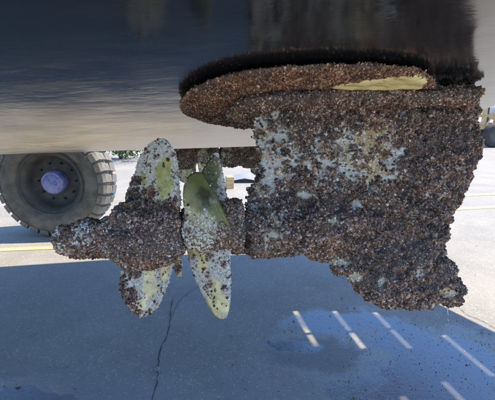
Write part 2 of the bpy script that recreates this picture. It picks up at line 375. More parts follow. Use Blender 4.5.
def px_of(P):                                                # design coordinates used to lay out patches of growth
    Wd = Pn+P[:, :1]*An+P[:, 1:2]*Bn; q = Wd-CAMP
    dep = q[:, 1]*math.cos(PITCH)-q[:, 2]*math.sin(PITCH); up = q[:, 1]*math.sin(PITCH)+q[:, 2]*math.cos(PITCH)
    return 247.5+FPX*q[:, 0]/dep, 200-FPX*up/dep
def smooth_poly(P, it=2):
    for _ in range(it):
        Q = []
        for i in range(len(P)):
            a, b = P[i], P[(i+1) % len(P)]; Q += [a*.75+b*.25, a*.25+b*.75]
        P = np.array(Q)
    return P
def inside(P, poly):
    x, y = P[:, 0], P[:, 1]; r = np.zeros(len(P), bool); j = len(poly)-1
    for i in range(len(poly)):
        xi, yi = poly[i]; xj, yj = poly[j]
        if yi != yj:
            cnd = ((yi > y) != (yj > y)) & (x < (xj-xi)*(y-yi)/(yj-yi)+xi); r ^= cnd
        j = i
    return r
def edged(P, poly):
    D = np.full(len(P), 9.)
    for i in range(len(poly)):
        a = poly[i]; b = poly[(i+1) % len(poly)]; e = b-a; l = max(e@e, 1e-12)
        t = np.clip(((P-a)@e)/l, 0, 1); D = np.minimum(D, np.hypot(*(P-a-t[:, None]*e).T))
    return D
def resample(poly, h):
    out = []
    for i in range(len(poly)):
        a = poly[i]; b = poly[(i+1) % len(poly)]; k = max(1, int(np.hypot(*(b-a))/h)); out += [a+(b-a)*j/k for j in range(k)]
    return np.array(out)
def solid(poly, h, thick, cmid):                             # a closed plate with rounded edges: thick(P,d) half thickness, cmid(P) mid surface
    poly = resample(poly, h); lo, hi = poly.min(0), poly.max(0)
    gx, gy = np.meshgrid(np.arange(lo[0], hi[0], h), np.arange(lo[1], hi[1], h*.87)); gx[1::2] += h/2
    Gp = np.stack([gx.ravel(), gy.ravel()], 1)+rng.uniform(-.15, .15, (gx.size, 2))*h
    Gp = Gp[inside(Gp, poly)]; Gp = Gp[edged(Gp, poly) > h*.55]
    allp = np.vstack([poly, Gp]); nb = len(poly)
    vs, es, fs, *_ = delaunay_2d_cdt([Vector(p) for p in allp], [(i, (i+1) % nb) for i in range(nb)], [], 0, 1e-7)
    V2 = np.array([tuple(v) for v in vs]); T = np.array([f for f in fs if len(f) == 3])
    T = T[inside(V2[T].mean(1), poly)]
    D = edged(V2, poly); D[D < 1e-5] = 0; isb = D == 0
    cm = cmid(V2); th = thick(V2, D)*(~isb); nv = len(V2); bi = np.where(isb)[0]
    F_ = np.hstack([V2, (cm+th)[:, None]]); Bk = np.hstack([V2, (cm-th)[:, None]])
    mp = np.arange(nv)+nv; mp[bi] = bi
    V = np.vstack([F_, Bk]); T2 = mp[T][:, ::-1]
    a = V2[T]; ccw = ((a[:, 1, 0]-a[:, 0, 0])*(a[:, 2, 1]-a[:, 0, 1])-(a[:, 2, 0]-a[:, 0, 0])*(a[:, 1, 1]-a[:, 0, 1])) > 0
    T = np.where(ccw[:, None], T, T[:, ::-1]); T2 = mp[T][:, ::-1]
    used = np.zeros(2*nv, bool); FF = np.vstack([T, T2]); used[FF.ravel()] = True; rm = np.cumsum(used)-1
    return V[used], rm[FF]
def vnormals(V, F):
    fn = np.cross(V[F[:, 1]]-V[F[:, 0]], V[F[:, 2]]-V[F[:, 0]]); Nn = np.zeros_like(V)
    for k in range(3): np.add.at(Nn, F[:, k], fn)
    return Nn/np.maximum(np.linalg.norm(Nn, axis=1, keepdims=True), 1e-12)
# shell templates (unit size, standing on z=0)
def t_barn(nn_=6):
    V = []; C = []
    for r, z, c in ((1, -.15, .8), (.58, .95, 1.35), (.36, .5, .75)):
        for t in np.linspace(0, 2*math.pi, nn_, endpoint=False): V.append((r*math.cos(t), r*math.sin(t), z)); C.append(c)
    V.append((0, 0, .35)); C.append(.6); F = []
    for k in range(2):
        for i in range(nn_):
            a, b, c, d = k*nn_+i, k*nn_+(i+1) % nn_, (k+1)*nn_+(i+1) % nn_, (k+1)*nn_+i; F += [(a, b, c), (a, c, d)]
    for i in range(nn_): F.append((2*nn_+i, 2*nn_+(i+1) % nn_, 3*nn_))
    return np.array(V), np.array(F), np.array(C)
def t_muss(nn_=5):
    V = [(0, 0, -.3)]; C = [.8]
    for r, z, c in ((.55, .1, .9), (.72, .75, 1.), (.50, 1.3, 1.35)):
        for t in np.linspace(0, 2*math.pi, nn_, endpoint=False): V.append((r*math.cos(t), .62*r*math.sin(t), z)); C.append(c)
    V.append((.05, 0, 1.5)); C.append(1.7); F = []
    for i in range(nn_): F.append((0, 1+(i+1) % nn_, 1+i)); F.append((1+2*nn_+i, 1+2*nn_+(i+1) % nn_, 1+3*nn_))
    for k in range(2):
        for i in range(nn_):
            a, b, c, d = 1+k*nn_+i, 1+k*nn_+(i+1) % nn_, 1+(k+1)*nn_+(i+1) % nn_, 1+(k+1)*nn_+i; F += [(a, b, c), (a, c, d)]
    return np.array(V), np.array(F), np.array(C)
TB6, TM5, TB5 = t_barn(6), t_muss(5), t_barn(5)
def instance(tpl, P, Nn, size, colr, tilt, hscale):
    n_ = len(P)
    if n_ == 0: return np.zeros((0, 3)), np.zeros((0, 3), int), np.zeros((0, 3))
    V0, F0, C0 = tpl; z = Nn+rng.normal(0, tilt, (n_, 3)); z /= np.linalg.norm(z, axis=1, keepdims=True)
    h = rng.normal(size=(n_, 3)); x = np.cross(h, z); x /= np.linalg.norm(x, axis=1, keepdims=True); y = np.cross(z, x)
    lumpy = 1+rng.uniform(-.16, .16, (n_, len(V0), 1))
    L = V0[None]*lumpy*np.stack([size, size, size*hscale], 1)[:, None]
    V = P[:, None]+L[..., :1]*x[:, None]+L[..., 1:2]*y[:, None]+L[..., 2:]*z[:, None]
    C = np.clip(colr[:, None]*C0[None, :, None], 0, .85)
    F = F0[None]+(np.arange(n_)*len(V0))[:, None, None]
    return V.reshape(-1, 3), F.reshape(-1, 3), C.reshape(-1, 3)
def join(parts):
    V, F, C = [], [], []; o = 0
    for v, f, c in parts: V.append(v); F.append(f+o); C.append(c); o += len(v)
    return np.vstack(V), np.vstack(F), np.vstack(C)
BR = np.array([(.155, .080, .046), (.20, .112, .070), (.27, .17, .115), (.085, .043, .027), (.38, .27, .20), (.19, .098, .046), (.045, .024, .018)])
WH = np.array([(.78, .69, .55), (.68, .59, .46), (.82, .75, .62), (.50, .41, .31), (.68, .56, .38)])
def pal(Pl, n_): c = Pl[rng.integers(0, len(Pl), n_)]; return c*rng.uniform(.75, 1.3, (n_, 1))
def scatter(V, F, number, field, size_b=(.0034, .0061), size_w=(.0022, .0045), back=.6, axis=(0, 0, 1)):
    """field(P, px, py) -> probability of brown growth, probability of white growth"""
    a, b, c = V[F[:, 0]], V[F[:, 1]], V[F[:, 2]]; fn = np.cross(b-a, c-a); ar = np.linalg.norm(fn, axis=1)+1e-12
    wgt = ar*np.where(fn @ np.array(axis) > -.3*ar, 1, back); pr = wgt/wgt.sum()
    i = rng.choice(len(F), number, p=pr); r1, r2 = np.sqrt(rng.random(number)), rng.random(number)
    P = a[i]*(1-r1)[:, None]+b[i]*(r1*(1-r2))[:, None]+c[i]*(r1*r2)[:, None]; Nn = fn[i]/ar[i][:, None]
    px, py = px_of(P); pb, pw = field(P, px, py); k = rng.random(number)
    B = k < pb; Wm = (~B) & (k < pb+pw); typ = rng.random(number)
    zone = fbm(P, 16, 71); S1 = rng.uniform(*size_b, number)*(.60+.62*ss(zone, .25, .75))*np.where(rng.random(number) > .93, 1.35, 1); S2 = rng.uniform(*size_w, number)*np.where(rng.random(number) > .95, 1.6, 1)
    out = []; tone = (.62+.85*ss(fbm(P, 28, 83), .25, .75))[:, None]*(1+(fbm(P, 12, 91)[:, None]-.5)*np.array((.35, .05, -.35)))
    m = B & (typ < .42); cc = pal(BR, m.sum())*tone[m]; mk = rng.random(len(cc)) < .035; cc[mk] = pal(WH, mk.sum())*.75
    out.append(instance(TB6, P[m], Nn[m], S1[m], cc, .35, rng.uniform(.6, 1.3, m.sum())))
    m = B & (typ >= .42); out.append(instance(TM5, P[m]-Nn[m]*.001, Nn[m], S1[m]*.95, pal(BR, m.sum())*tone[m], .5, rng.uniform(.7, 1.2, m.sum())))
    m = Wm; out.append(instance(TB5, P[m], Nn[m], S2[m], pal(WH, m.sum()), .25, rng.uniform(.35, .9, m.sum())))
    return out
def ell(px, py, x, y, rx, ry): return np.hypot((px-x)/rx, (py-y)/ry)

# --- leg: keep lumps on the outline; mid-surface flat
leg_px = [(251, 100), (252, 128), (255, 160), (254, 184), (246, 200), (242, 212), (242, 246), (247, 256), (270, 257), (300, 256), (318, 257), (332, 268), (350, 283), (368, 298), (378, 306), (398, 308), (430, 307), (456, 307), (463, 298), (461, 282), (452, 268), (443, 254), (442, 240), (449, 222), (456, 205), (466, 188), (474, 172), (478, 156), (477, 140), (473, 128), (476, 112), (475, 96), (466, 88), (400, 84), (330, 84), (280, 88)]
leg_poly = smooth_poly(abl(leg_px), 2)
g0, g1 = ab(243, 231), ab(420, 231); top_b = ab(300, 95)[1]
def leg_th(P, D):
    t = .052*np.sqrt(np.clip(1-(1-np.clip(D/.15, 0, 1))**2, 0, 1))+.004
    xr = (P[:, 0]-g0[0])/(g1[0]-g0[0]); r = .088*(1-ss(xr, .45, 1.15)); q = np.sqrt(np.clip(r*r-(P[:, 1]-g0[1])**2, 0, 1))*np.clip(np.sqrt(np.clip(D/.03, 0, 1)), 0, 1)
    nk = .10*ss(P[:, 1], top_b-.07, top_b+.02)*np.clip(D/.05, 0, 1)**.5
    return np.maximum(np.maximum(t, q), nk)
V, F = solid(leg_poly, .0072, leg_th, lambda P: P[:, 0]*0)
def bareness(px, py, P):
    """how clean the casting is: 1 = bare pale patches, 0 = fully overgrown"""
    reg = 1.0*(1-ss(ell(px, py, 262, 158, 34, 44), .5, 1.15))+.85*(1-ss(ell(px, py, 330, 162, 44, 32), .4, 1.2))+.75*(1-ss(ell(px, py, 370, 155, 30, 50), .3, 1.25))+.5*(1-ss(ell(px, py, 298, 112, 40, 9), .3, 1.25))+.72*(1-ss(ell(px, py, 262, 222, 26, 32), .3, 1.3))
    reg = np.clip(reg, 0, 1); n1 = .6*fbm(P, 46, 3)+.4*vnoise(P, 130, 8)
    b_ = ss(n1, .62-.25*reg, .67-.25*reg)*(reg > .02)
    for x, y, rx, ry in [(411, 271, 6, 7), (440, 291, 9, 6), (418, 196, 4, 4), (375, 280, 4, 5), (335, 262, 12, 5), (352, 276, 10, 5), (345, 292, 6, 5), (392, 118, 5, 3), (322, 222, 7, 4), (350, 205, 6, 6), (300, 196, 8, 4), (428, 235, 3, 3)]:
        b_ = np.maximum(b_, (1-ss(ell(px, py, x, y, rx, ry)+.9*(vnoise(P, 90, 12)-.5), .75, 1.1)))
    return b_
def leg_col(P):
    px, py = px_of(P); n2 = fbm(P, 26, 21)[:, None]; c = np.where(n2 > .52, (.72, .64, .50), (.58, .52, .41))
    oc = ((1-ss(ell(px, py, 366, 150, 20, 46), .5, 1.1))+(1-ss(ell(px, py, 298, 120, 22, 9), .5, 1.1))+.6*(1-ss(ell(px, py, 440, 290, 14, 10), .6, 1.1))+ss(vnoise(P, 34, 31), .56, .70)*.8)[:, None]
    c = c+(np.array((.56, .34, .11))-c)*np.clip(oc, 0, 1); gr = (1-ss(ell(px, py, 330, 240, 90, 60), .6, 1.2))[:, None]
    c = c+(np.array((.33, .35, .20))-c)*np.clip(gr*.6, 0, 1); b_ = bareness(px, py, P)[:, None]
    return c*b_+np.array((.08, .055, .045))*(1-b_)
Nn = vnormals(V, F); px, py = px_of(V); bare = bareness(px, py, V)
V = V+Nn*((.034*(fbm(V, 18, 2)-.35)+.030*(.45-np.abs(2*vnoise(V, 38, 4)-1)))*(1-.8*bare)-.011)[:, None]
leg = mesh('drive_leg', V, F, m_base, boat, True, leg_col(V)); leg.matrix_world = POD; leg['label'] = 'pod drive leg thickly overgrown with brown barnacles, nearer to the viewer'
def f_leg(P, px, py):
    b_ = bareness(px, py, P); return np.clip((1-b_)**1.3*.97+.09, 0, 1), b_*.33
cv, cf, cc = join(scatter(V, F, 52000, f_leg, back=.45))
cr = mesh('barnacle_crust', cv, cf, m_shell, leg, False, cc); cr['kind'] = 'stuff'

# --- oval mounting flange on the hull, growth over it and a clean wedge of sealant
def solid_on(poly, h, z0, z1, mat_, name, parent, colf):
    pass
fl_px = [(178, 104), (181, 97), (194, 87), (214, 78), (245, 71), (285, 66), (330, 64), (380, 64), (412, 67), (430, 73), (437, 81), (436, 89), (428, 95), (395, 100), (340, 108), (300, 118), (268, 126), (246, 128), (218, 124), (196, 119), (182, 112)]
def hullpt(px, py, lift=.014):                                # on the hull bottom plane, lift below it; returns pod coords (a, c)
    u = (px-247.5)/FPX; v = (200-py)/FPX
    d = Vector((u, math.cos(PITCH)+v*math.sin(PITCH), -math.sin(PITCH)+v*math.cos(PITCH)))
    o = hp(0, 0, K0.z); nrm = Vector(A).cross(Vector(-FW)*math.cos(BETA)+Vector((0, 0, math.sin(BETA)))).normalized()
    slope = Vector((A.x, A.y, .015)); nrm = slope.cross(Vector(-FW)+Vector((0, 0, TB))).normalized()
    if nrm.z > 0: nrm = -nrm
    o = Vector(o)+nrm*lift; t = (o-Vector((0, 0, CAMH))).dot(nrm)/d.dot(nrm); wpt = Vector((0, 0, CAMH))+d*t
    q = POD.inverted() @ wpt; return q
fp = [hullpt(x, y) for x, y in fl_px]; fb = float(np.mean([q.y for q in fp]))
fpoly = smooth_poly(np.array([(q.x, q.z) for q in fp]), 2)
def fl_th(P, D): return .010*np.sqrt(np.clip(1-(1-np.clip(D/.035, 0, 1))**2, 0, 1))+.002
wedge_px = [(327, 93), (334, 88), (352, 85), (380, 82), (402, 79), (416, 77), (424, 79), (428, 84), (427, 90), (418, 93), (395, 94), (360, 95)]
wp = np.array([(q.x, q.z) for q in (hullpt(x, y, .034) for x, y in wedge_px)])
V, F = solid(fpoly, .009, fl_th, lambda P: P[:, 0]*0)
# plate lies in the a-c plane of the pod: swap axes (x, c, z) and follow the hull's slight slope
sl_ = np.polyfit([q.x for q in fp], [q.y for q in fp], 1)
def lay(V): return np.stack([V[:, 0], np.polyval(sl_, V[:, 0])-V[:, 2], V[:, 1]], 1)
V = lay(V); Nn = vnormals(V, F)
V = V+Nn*(.010*(fbm(V, 24, 6)-.35)-.005)[:, None]
flange = mesh('mounting_flange', V, F, m_base, leg, True, np.tile((.09, .06, .045), (len(V), 1))*(.7+.6*vnoise(V, 60, 3))[:, None]); 
wpoly = smooth_poly(wp, 2)
def f_fl(P, px, py):
    q = P[:, [0, 2]]; ins = inside(q, wpoly) & (P[:, 1] < np.polyval(sl_, P[:, 0])); e = edged(q, wpoly)
    ok = ~ins | (e < .001+.022*ss(vnoise(P, 75, 44), .40, .9)); up = P[:, 1] < np.polyval(sl_, P[:, 0])+.012
    return np.where(ok & up, .97, 0), P[:, 0]*0
cv, cf, cc = join(scatter(V, F, 26000, f_fl, size_b=(.0024, .0048), back=.1, axis=(0, -1, .5)))
cc = cc*np.array((1.05, .92, .8)); cr = mesh('barnacle_crust', cv, cf, m_shell, leg, False, cc); cr['kind'] = 'stuff'
co_px = [(226, 115), (232, 107), (248, 100), (275, 96), (330, 95), (430, 95), (470, 93), (477, 98), (474, 108), (430, 112), (330, 118), (280, 122), (245, 124), (230, 120)]
cq = [hullpt(x, y, .045) for x, y in co_px]; cpoly = smooth_poly(np.array([(q.x, q.z) for q in cq]), 2)
V, F = solid(cpoly, .009, lambda P, D: .020*np.sqrt(np.clip(D/.03, 0, 1))+.002, lambda P: P[:, 0]*0+.030)
V = lay(V); Nn = vnormals(V, F); V = V+Nn*(.014*(fbm(V, 24, 7)-.3))[:, None]
collar = mesh('steering_collar', V, F, m_base, leg, True, np.tile((.09, .06, .045), (len(V), 1))*(.7+.6*vnoise(V, 60, 3))[:, None])
cv, cf, cc = join(scatter(V, F, 15000, lambda P, px, py: (np.full(len(P), .94), np.full(len(P), .02)), size_b=(.0026, .0054), back=.1, axis=(0, -1, .5)))
cr = mesh('barnacle_crust', cv, cf, m_shell, leg, False, cc); cr['kind'] = 'stuff'
Vw, Fw = solid(wpoly, .01, lambda P, D: .006*np.sqrt(np.clip(D/.02, 0, 1))+.001, lambda P: P[:, 0]*0+.002+.010*fbm(np.hstack([P, P[:, :1]*0]), 50, 5))
Vw = lay(Vw); o = mesh('sealant_wedge', Vw, Fw, m_putty, leg, True); o['label'] = 'clean yellow wedge of sealant'

# --- propellers
hub_c = ab(150, 232)
def lathe_pod(prof, c0, seed, amp, nn_=28):                  # body of revolution about the shaft axis (pod a axis)
    V = []; k = 0
    for a_, r in prof:
        for t in np.linspace(0, 2*math.pi, nn_, endpoint=False): V.append((a_, c0[1]+r*math.cos(t), r*math.sin(t)))
    V = np.array(V); F = []
    for k in range(len(prof)-1):
        for i in range(nn_):
            a, b, c, d = k*nn_+i, k*nn_+(i+1) % nn_, (k+1)*nn_+(i+1) % nn_, (k+1)*nn_+i; F += [(a, c, b), (a, d, c)]
    F = np.array(F); Nn = vnormals(V, F)
    # make sure normals point outward
    rad = V-np.array([0, c0[1], 0]); rad[:, 0] = 0
    if (Nn*rad).sum() < 0: F = F[:, ::-1]; Nn = -Nn
    V = V+Nn*(amp*(fbm(V, 20, seed)-.3))[:, None]
    return V, F
def prof_px(L, axis_y=236):
    out = []
    for x, r in L: a_ = ab(x, axis_y)[0]; out.append((a_, r))
    return dense(out)
def dense(L, h=.008):
    out = []
    for (a0, r0), (a1, r1) in zip(L, L[1:]):
        k = max(1, int(math.hypot(a1-a0, r1-r0)/h)); out += [(a0+(a1-a0)*i/k, r0+(r1-r0)*i/k) for i in range(k)]
    return out+[L[-1]]
def hub(name, L, axis_y, field, ncr, parent_mesh_label, seed, amp=.02, colf=(.08, .055, .045)):
    V, F = lathe_pod(prof_px(L, axis_y), ab(150, axis_y), seed, amp)
    col = np.tile(colf, (len(V), 1))*(.7+.6*vnoise(V, 40, seed))[:, None]
    ob = mesh(name, V, F, m_base, boat, True, col); ob.matrix_world = POD; ob['label'] = parent_mesh_label
    cv, cf, cc = join(scatter(V, F, ncr, field, back=.7)); c_ = mesh('barnacle_crust', cv, cf, m_shell, ob, False, cc); c_['kind'] = 'stuff'
    return ob
hubf = hub('front_propeller', [(57, .0), (58, .020), (63, .030), (75, .038), (92, .044), (110, .048), (118, .062), (124, .080), (135, .090), (150, .092), (165, .084), (176, .070), (179, .050), (179.5, 0)], 235,
           lambda P, px, py: (np.where((px < 112) & (fbm(P, 30, 40) > .5), .35, .96), np.where(px < 112, .5, .03)), 12500, 'front propeller, its hub and long nose cone buried in brown shells, nearer pod', 11, .042)
hubr = hub('rear_propeller', [(184, 0), (184.5, .058), (187, .064), (198, .066), (212, .068), (225, .074), (236, .082), (240, .076), (241, 0)], 231,
           lambda P, px, py: (np.where((px > 214) | (fbm(P, 30, 41) > .62), .90, .15)*1., np.where(px > 214, .08, .5)), 6500, 'rear propeller with pointed olive blades, nearer pod', 12, .014, (.20, .17, .07))
def blade(outline, parent, skew, c0, olive, brown, base, ncr, cfun=None, seed=0, yel=(.36, .33, .12), name='propeller_blade', label=None, th=.012, cp=0.0, wmax=.95, h=.0065, sm_it=2, stain=None):
    P2 = smooth_poly(abl(outline, cp), sm_it); ctr = P2.mean(0)
    def cm(P): 
        if cfun: return cfun(P)
        return c0+skew*(P[:, 0]-ctr[0])+.25*skew*abs(P[:, 1]-hub_c[1])*(P[:, 0]-ctr[0])/.2
    V, F = solid(P2, h, lambda P, D: th*np.sqrt(np.clip(D/.045, 0, 1))+.0015, cm)
    px, py = px_of(V) if cp == 0 else px_of(V)
    def expo(P, px, py):
        m = np.zeros(len(P))
        for x, y, rx, ry in olive: m = np.maximum(m, 1-ss(ell(px, py, x, y, rx, ry)+1.0*(fbm(P, 60, seed+3)-.5), .8, 1.08))
        return m
    def brn(P, px, py):
        m = np.zeros(len(P))
        for x, y, rx, ry in brown: m = np.maximum(m, 1-ss(ell(px, py, x, y, rx, ry)+1.4*(fbm(P, 40, seed+13)-.5), .75, 1.1))
        return np.clip(m+(.55 if seed in (1, 4) else .25)*ss(fbm(P, 70, seed+17), .56, .64)+.008, 0, 1)
    e = expo(V, px, py)[:, None]; col = np.array(base)*(1-e)+np.array(yel)*e; col = col*(.75+.5*fbm(V, 30, seed))[:, None]
    if stain: col = col*(1-.72*(1-ss(ell(px, py, *stain)+1.2*(fbm(V, 45, seed+23)-.5), .5, 1.1)))[:, None]
    Nn = vnormals(V, F); V = V+Nn*(.005*(fbm(V, 35, seed)-.4))[:, None]
    def fld(P, px, py):
        e = expo(P, px, py); e = e*(1 if not stain else 1.4); b_ = brn(P, px, py)*np.clip(1-e*.75, 0, 1); return b_*.95, np.clip((1-b_)*(1-e)*wmax+.02*e, 0, 1)
    cv, cf, cc = join([(V, F, col)]+scatter(V, F, int(ncr*2.0), fld, size_b=(.0028, .0054), size_w=(.0018, .0038), back=.7))
    nb = len(F); idx = np.ones(len(cf), int); idx[:nb] = 0; sm = np.zeros(len(cf), bool); sm[:nb] = True
    ob = mesh(name, cv, cf, m_olive, parent, sm, cc, m_shell, idx)
    if label: ob['label'] = label
    return ob
PALE = (.74, .65, .48)
blade([(122, 214), (123, 198), (126, 186), (134, 170), (137, 158), (145, 147), (154, 142), (164, 141), (172, 149), (177, 162), (179, 182), (181, 214), (160, 222), (138, 222)], hubf, .75, .0, [(164, 180, 10, 24), (143, 178, 5, 8), (141, 203, 9, 5)], [(131, 206, 18, 24), (165, 214, 20, 14), (146, 197, 15, 9), (135, 180, 8, 6)], PALE, 4300, seed=1, label='upright broad blade crusted white with an olive patch', yel=(.46, .41, .12))
blade([(126, 240), (128, 258), (124, 272), (125, 290), (131, 303), (139, 313), (147, 316), (156, 311), (163, 298), (169, 280), (176, 258), (180, 240), (165, 230), (140, 230)], hubf, -.75, .0, [(150, 284, 8, 20), (164, 272, 5, 14), (143, 302, 6, 7)], [(130, 292, 7, 9), (136, 307, 7, 7), (132, 260, 16, 16), (150, 248, 26, 12), (125, 275, 5, 20)], PALE, 3900, seed=2, label='downward blade crusted white with brown shells on its edge', yel=(.80, .66, .34))
blade([(173, 246), (172, 262), (175, 276), (179, 287), (182, 284), (181, 268), (181, 246)], hubf, -2.4, .0, [(177, 262, 3, 12)], [(176, 275, 6, 9)], (.26, .19, .10), 700, seed=3, label='narrow blade seen nearly edge on', cfun=lambda P: -.06+(ab(177, 250)[1]-P[:, 1])*-1.0, yel=(.26, .2, .08), wmax=.5)
blade([(184, 212), (185, 236), (188, 256), (192, 270), (199, 288), (207, 304), (213, 314), (219, 317), (225, 315), (228, 300), (229, 280), (228, 258), (229, 232), (224, 214), (204, 206)], hubr, .8, .0, [(216, 304, 12, 17), (203, 262, 6, 14), (216, 285, 4, 10), (194, 250, 8, 8), (196, 216, 9, 7), (212, 228, 6, 5)], [(222, 228, 9, 13), (210, 243, 20, 5), (206, 258, 6, 4), (222, 262, 4, 5), (196, 226, 5, 4)], PALE, 3100, seed=4, label='downward pointed blade with clean yellow tip', yel=(.85, .69, .32), wmax=.8)
blade([(194, 216), (197, 194), (201, 174), (206, 163), (213, 154), (217, 152), (220, 161), (223, 178), (226, 198), (230, 218), (212, 226)], hubr, .7, -.015, [(210, 174, 11, 26), (205, 196, 9, 18)], [(224, 212, 9, 6)], PALE, 2300, seed=5, label='upright olive blade, its outer edge crusted white', yel=(.20, .19, .07))
ra, rb = ab(206, 177, .09), ab(232, 230, .09)
def ridge(P):
    e = rb-ra; l = np.hypot(*e); q = (P-ra)@np.array([-e[1], e[0]])/l
    return .020*np.exp(-(q/.008)**2)
blade([(187, 238), (185, 222), (184, 206), (183, 190), (186, 179), (191, 173), (197, 170), (203, 171), (208, 178), (217, 192), (226, 207), (232, 220), (235, 232), (232, 237), (226, 232), (218, 232), (205, 240)], hubr, 1., .10, [(198, 191, 15, 21), (211, 200, 10, 18), (219, 211, 8, 17), (226, 222, 7, 15), (230, 230, 6, 9)], [(214, 238, 9, 5), (196, 236, 8, 5)], (.34, .31, .16), 1500, seed=6, label='dark olive blade sweeping towards the viewer', cp=.09, yel=(.19, .175, .045), th=.005, h=.004, sm_it=1, stain=(203, 199, 9, 14), wmax=.75,
      cfun=lambda P: .085-.30*(P[:, 1]-ab(205, 205, .09)[1])-.7*(P[:, 0]-ab(205, 205, .09)[0])-5.0*((P[:, 0]-ab(206, 200, .09)[0])+(P[:, 1]-ab(206, 200, .09)[1]))**2+ridge(P))
# shaft sleeve between hubs and gearcase, and drips below the fin
sv, sf = lathe_pod(dense([(ab(176, 231)[0], .05), (ab(248, 231)[0], .05)]), ab(150, 231), 5, .0)
mesh('shaft', sv, sf, m_rim, leg, True)
a_, b_ = ab(447, 309); a2, b2 = ab(448, 321)
mb = MB().tube((a_, b_+.01, .0), (a_+.003, b_-.022, .0), .0012, .0008, 6); mb.obj('water_drip', m_white, leg)
mb = MB().tube((a2, b2+.006, 0), (a2+.001, b2-.002, 0), .0016, .0004, 6); mb.obj('water_drip', m_white, leg)

# --- the second pod, mirrored across the keel
def copy_tree(o, parent, far_label=None):
    c = o.copy(); COL.objects.link(c); c.parent = parent
    for ch in list(o.children): copy_tree(ch, c)
    return c
k0 = Vector((K0.x, K0.y, 0)); Fv = Vector((FW.x, FW.y, 0))
REF = Matrix.Identity(4)
for i in range(3):
    for j in range(3): REF[i][j] -= 2*Fv[i]*Fv[j]
    REF[i][3] = 2*k0.dot(Fv)*Fv[i]
for o, lb in ((leg, 'farther pod drive leg in the dark behind the keel'), (hubf, 'farther front propeller, dark behind the keel'), (hubr, 'farther rear propeller, dark behind the keel')):
    c = copy_tree(o, boat); c.matrix_world = Matrix.Translation(A*.15) @ REF @ POD; c['label'] = lb

debris(420, 9)
# ------------------------------------------------------------------ boat hoist on tall tyres
hoist = empty('boat_hoist', (-2.2, 4.35, 0)); tag(hoist, 'travelling boat hoist with a big dusty tyre and blue hub cap', 'boat hoist')
TR, TW = .625, .34
def make_wheel(x, y):
    t = MB().lathe([(.355, .0), (.365, -.012), (.38, .0), (.40, -.030), (.47, -.052), (.53, -.046), (.575, -.02), (.592, .02), (.598, TW/2), (.592, TW-.02), (.575, TW+.02), (.47, TW+.05), (.40, TW+.03), (.355, TW)], 72).obj('wheel', m_rubber, hoist, True)
    t.location = (x, y, TR)
    MB().lathe([(.355, .0), (.345, .004), (.315, .03), (.30, .05), (.285, .11), (.265, .15), (.22, .165), (.17, .160), (.0, .160)], 60).obj('rim', m_rim, t, True)
    MB().lathe([(.365, -.006), (.365, -.022), (.35, -.022), (.345, .01)], 60).obj('rim_ring', m_rim, t, True)
    h = MB().lathe([(.134, .16), (.134, .06), (.125, .035), (.11, .025), (.0, .020)], 32).obj('hub_cap', m_blue, t, True)
    for k in range(10):
        a = k*.628; bl = MB().tube((.215*math.cos(a), .165, .215*math.sin(a)), (.215*math.cos(a), .13, .215*math.sin(a)), .014, .012, 6)
        bl.obj('wheel_bolt', m_dark, t)
    def stroke(pts):                                          # worn white strokes on the cap
        mk = MB()
        for q0, q1 in zip(pts, pts[1:]): mk.tube((q0[0], .024, q0[1]), (q1[0], .024, q1[1]), .0042, n=5)
        mk.obj('hub_marking', m_mark, t)
    stroke([(.108*math.cos(q), .108*math.sin(q)) for q in np.linspace(.25, 2.7, 14)])
    stroke([(.0, -.067), (.0, .045)]+[(.02+.055*math.cos(q), -.01+.055*math.sin(q)) for q in np.linspace(1.7, -1.9, 12)])
    for p, q in (((-.10, .05), (-.112, .02)), ((-.08, -.045), (-.045, -.08)), ((-.055, .0), (-.03, -.045))): stroke([p, q])
    lug = None; NL = 30
    for side in (0, 1):
        for k in range(NL):
            a = 2*math.pi*(k+.5*side)/NL
            if lug is None:
                # block running from the shoulder to the centre line, slanted; local: x tangential, y axial, z radial
                V = [(-.044, -.046, .545), (.044, -.046, .545), (.050, -.030, .598), (-.046, -.030, .598), (-.046, .004, .626), (.050, .004, .626),
                     (.075, TW/2-.01, .632), (-.010, TW/2-.01, .632), (-.010, TW/2-.01, .58), (.075, TW/2-.01, .58)]
                lg = mesh('tread_lug', V, [(0, 1, 2, 3), (3, 2, 5, 4), (4, 5, 6, 7), (7, 6, 9, 8), (0, 3, 4, 7, 8), (1, 9, 6, 5, 2), (0, 8, 9, 1)], m_tread, t); lug = lg.data
            else:
                lg = bpy.data.objects.new('tread_lug', lug); COL.objects.link(lg); lg.parent = t
            Rm = Matrix.Rotation(a, 4, 'Y')
            if side: Rm = Rm @ Matrix.Translation((0, TW, 0)) @ Matrix.Rotation(math.pi, 4, 'Z')
            lg.matrix_local = Rm
    return t
wl = make_wheel(0, -.17)
for x, y in ((-6.6, -.17), (-6.6, -6.4)): copy_tree(wl, hoist).location = (x, y, TR)
fr = MB()
for x, y in ((0, 0), (-6.6, 0), (-6.6, -6.23)):
    fr2 = MB().box(x-.16, x+.16, y+.26, y+.44, .5, 5.6, .02); fr2.tube((x, y+.3, TR), (x, y, TR), .07); fr2.obj('column', m_steel, hoist)
MB().box(-6.7, .3, .25, .45, 5.6, 5.95, .02).obj('side_beam', m_steel, hoist)
MB().box(-6.76, -6.44, -6.2, .25, 5.6, 5.95, .02).obj('cross_beam', m_steel, hoist)
MB().box(-6.44, -.16, .28, .42, 1.5, 1.75, .02).obj('lower_beam', m_steel, hoist)
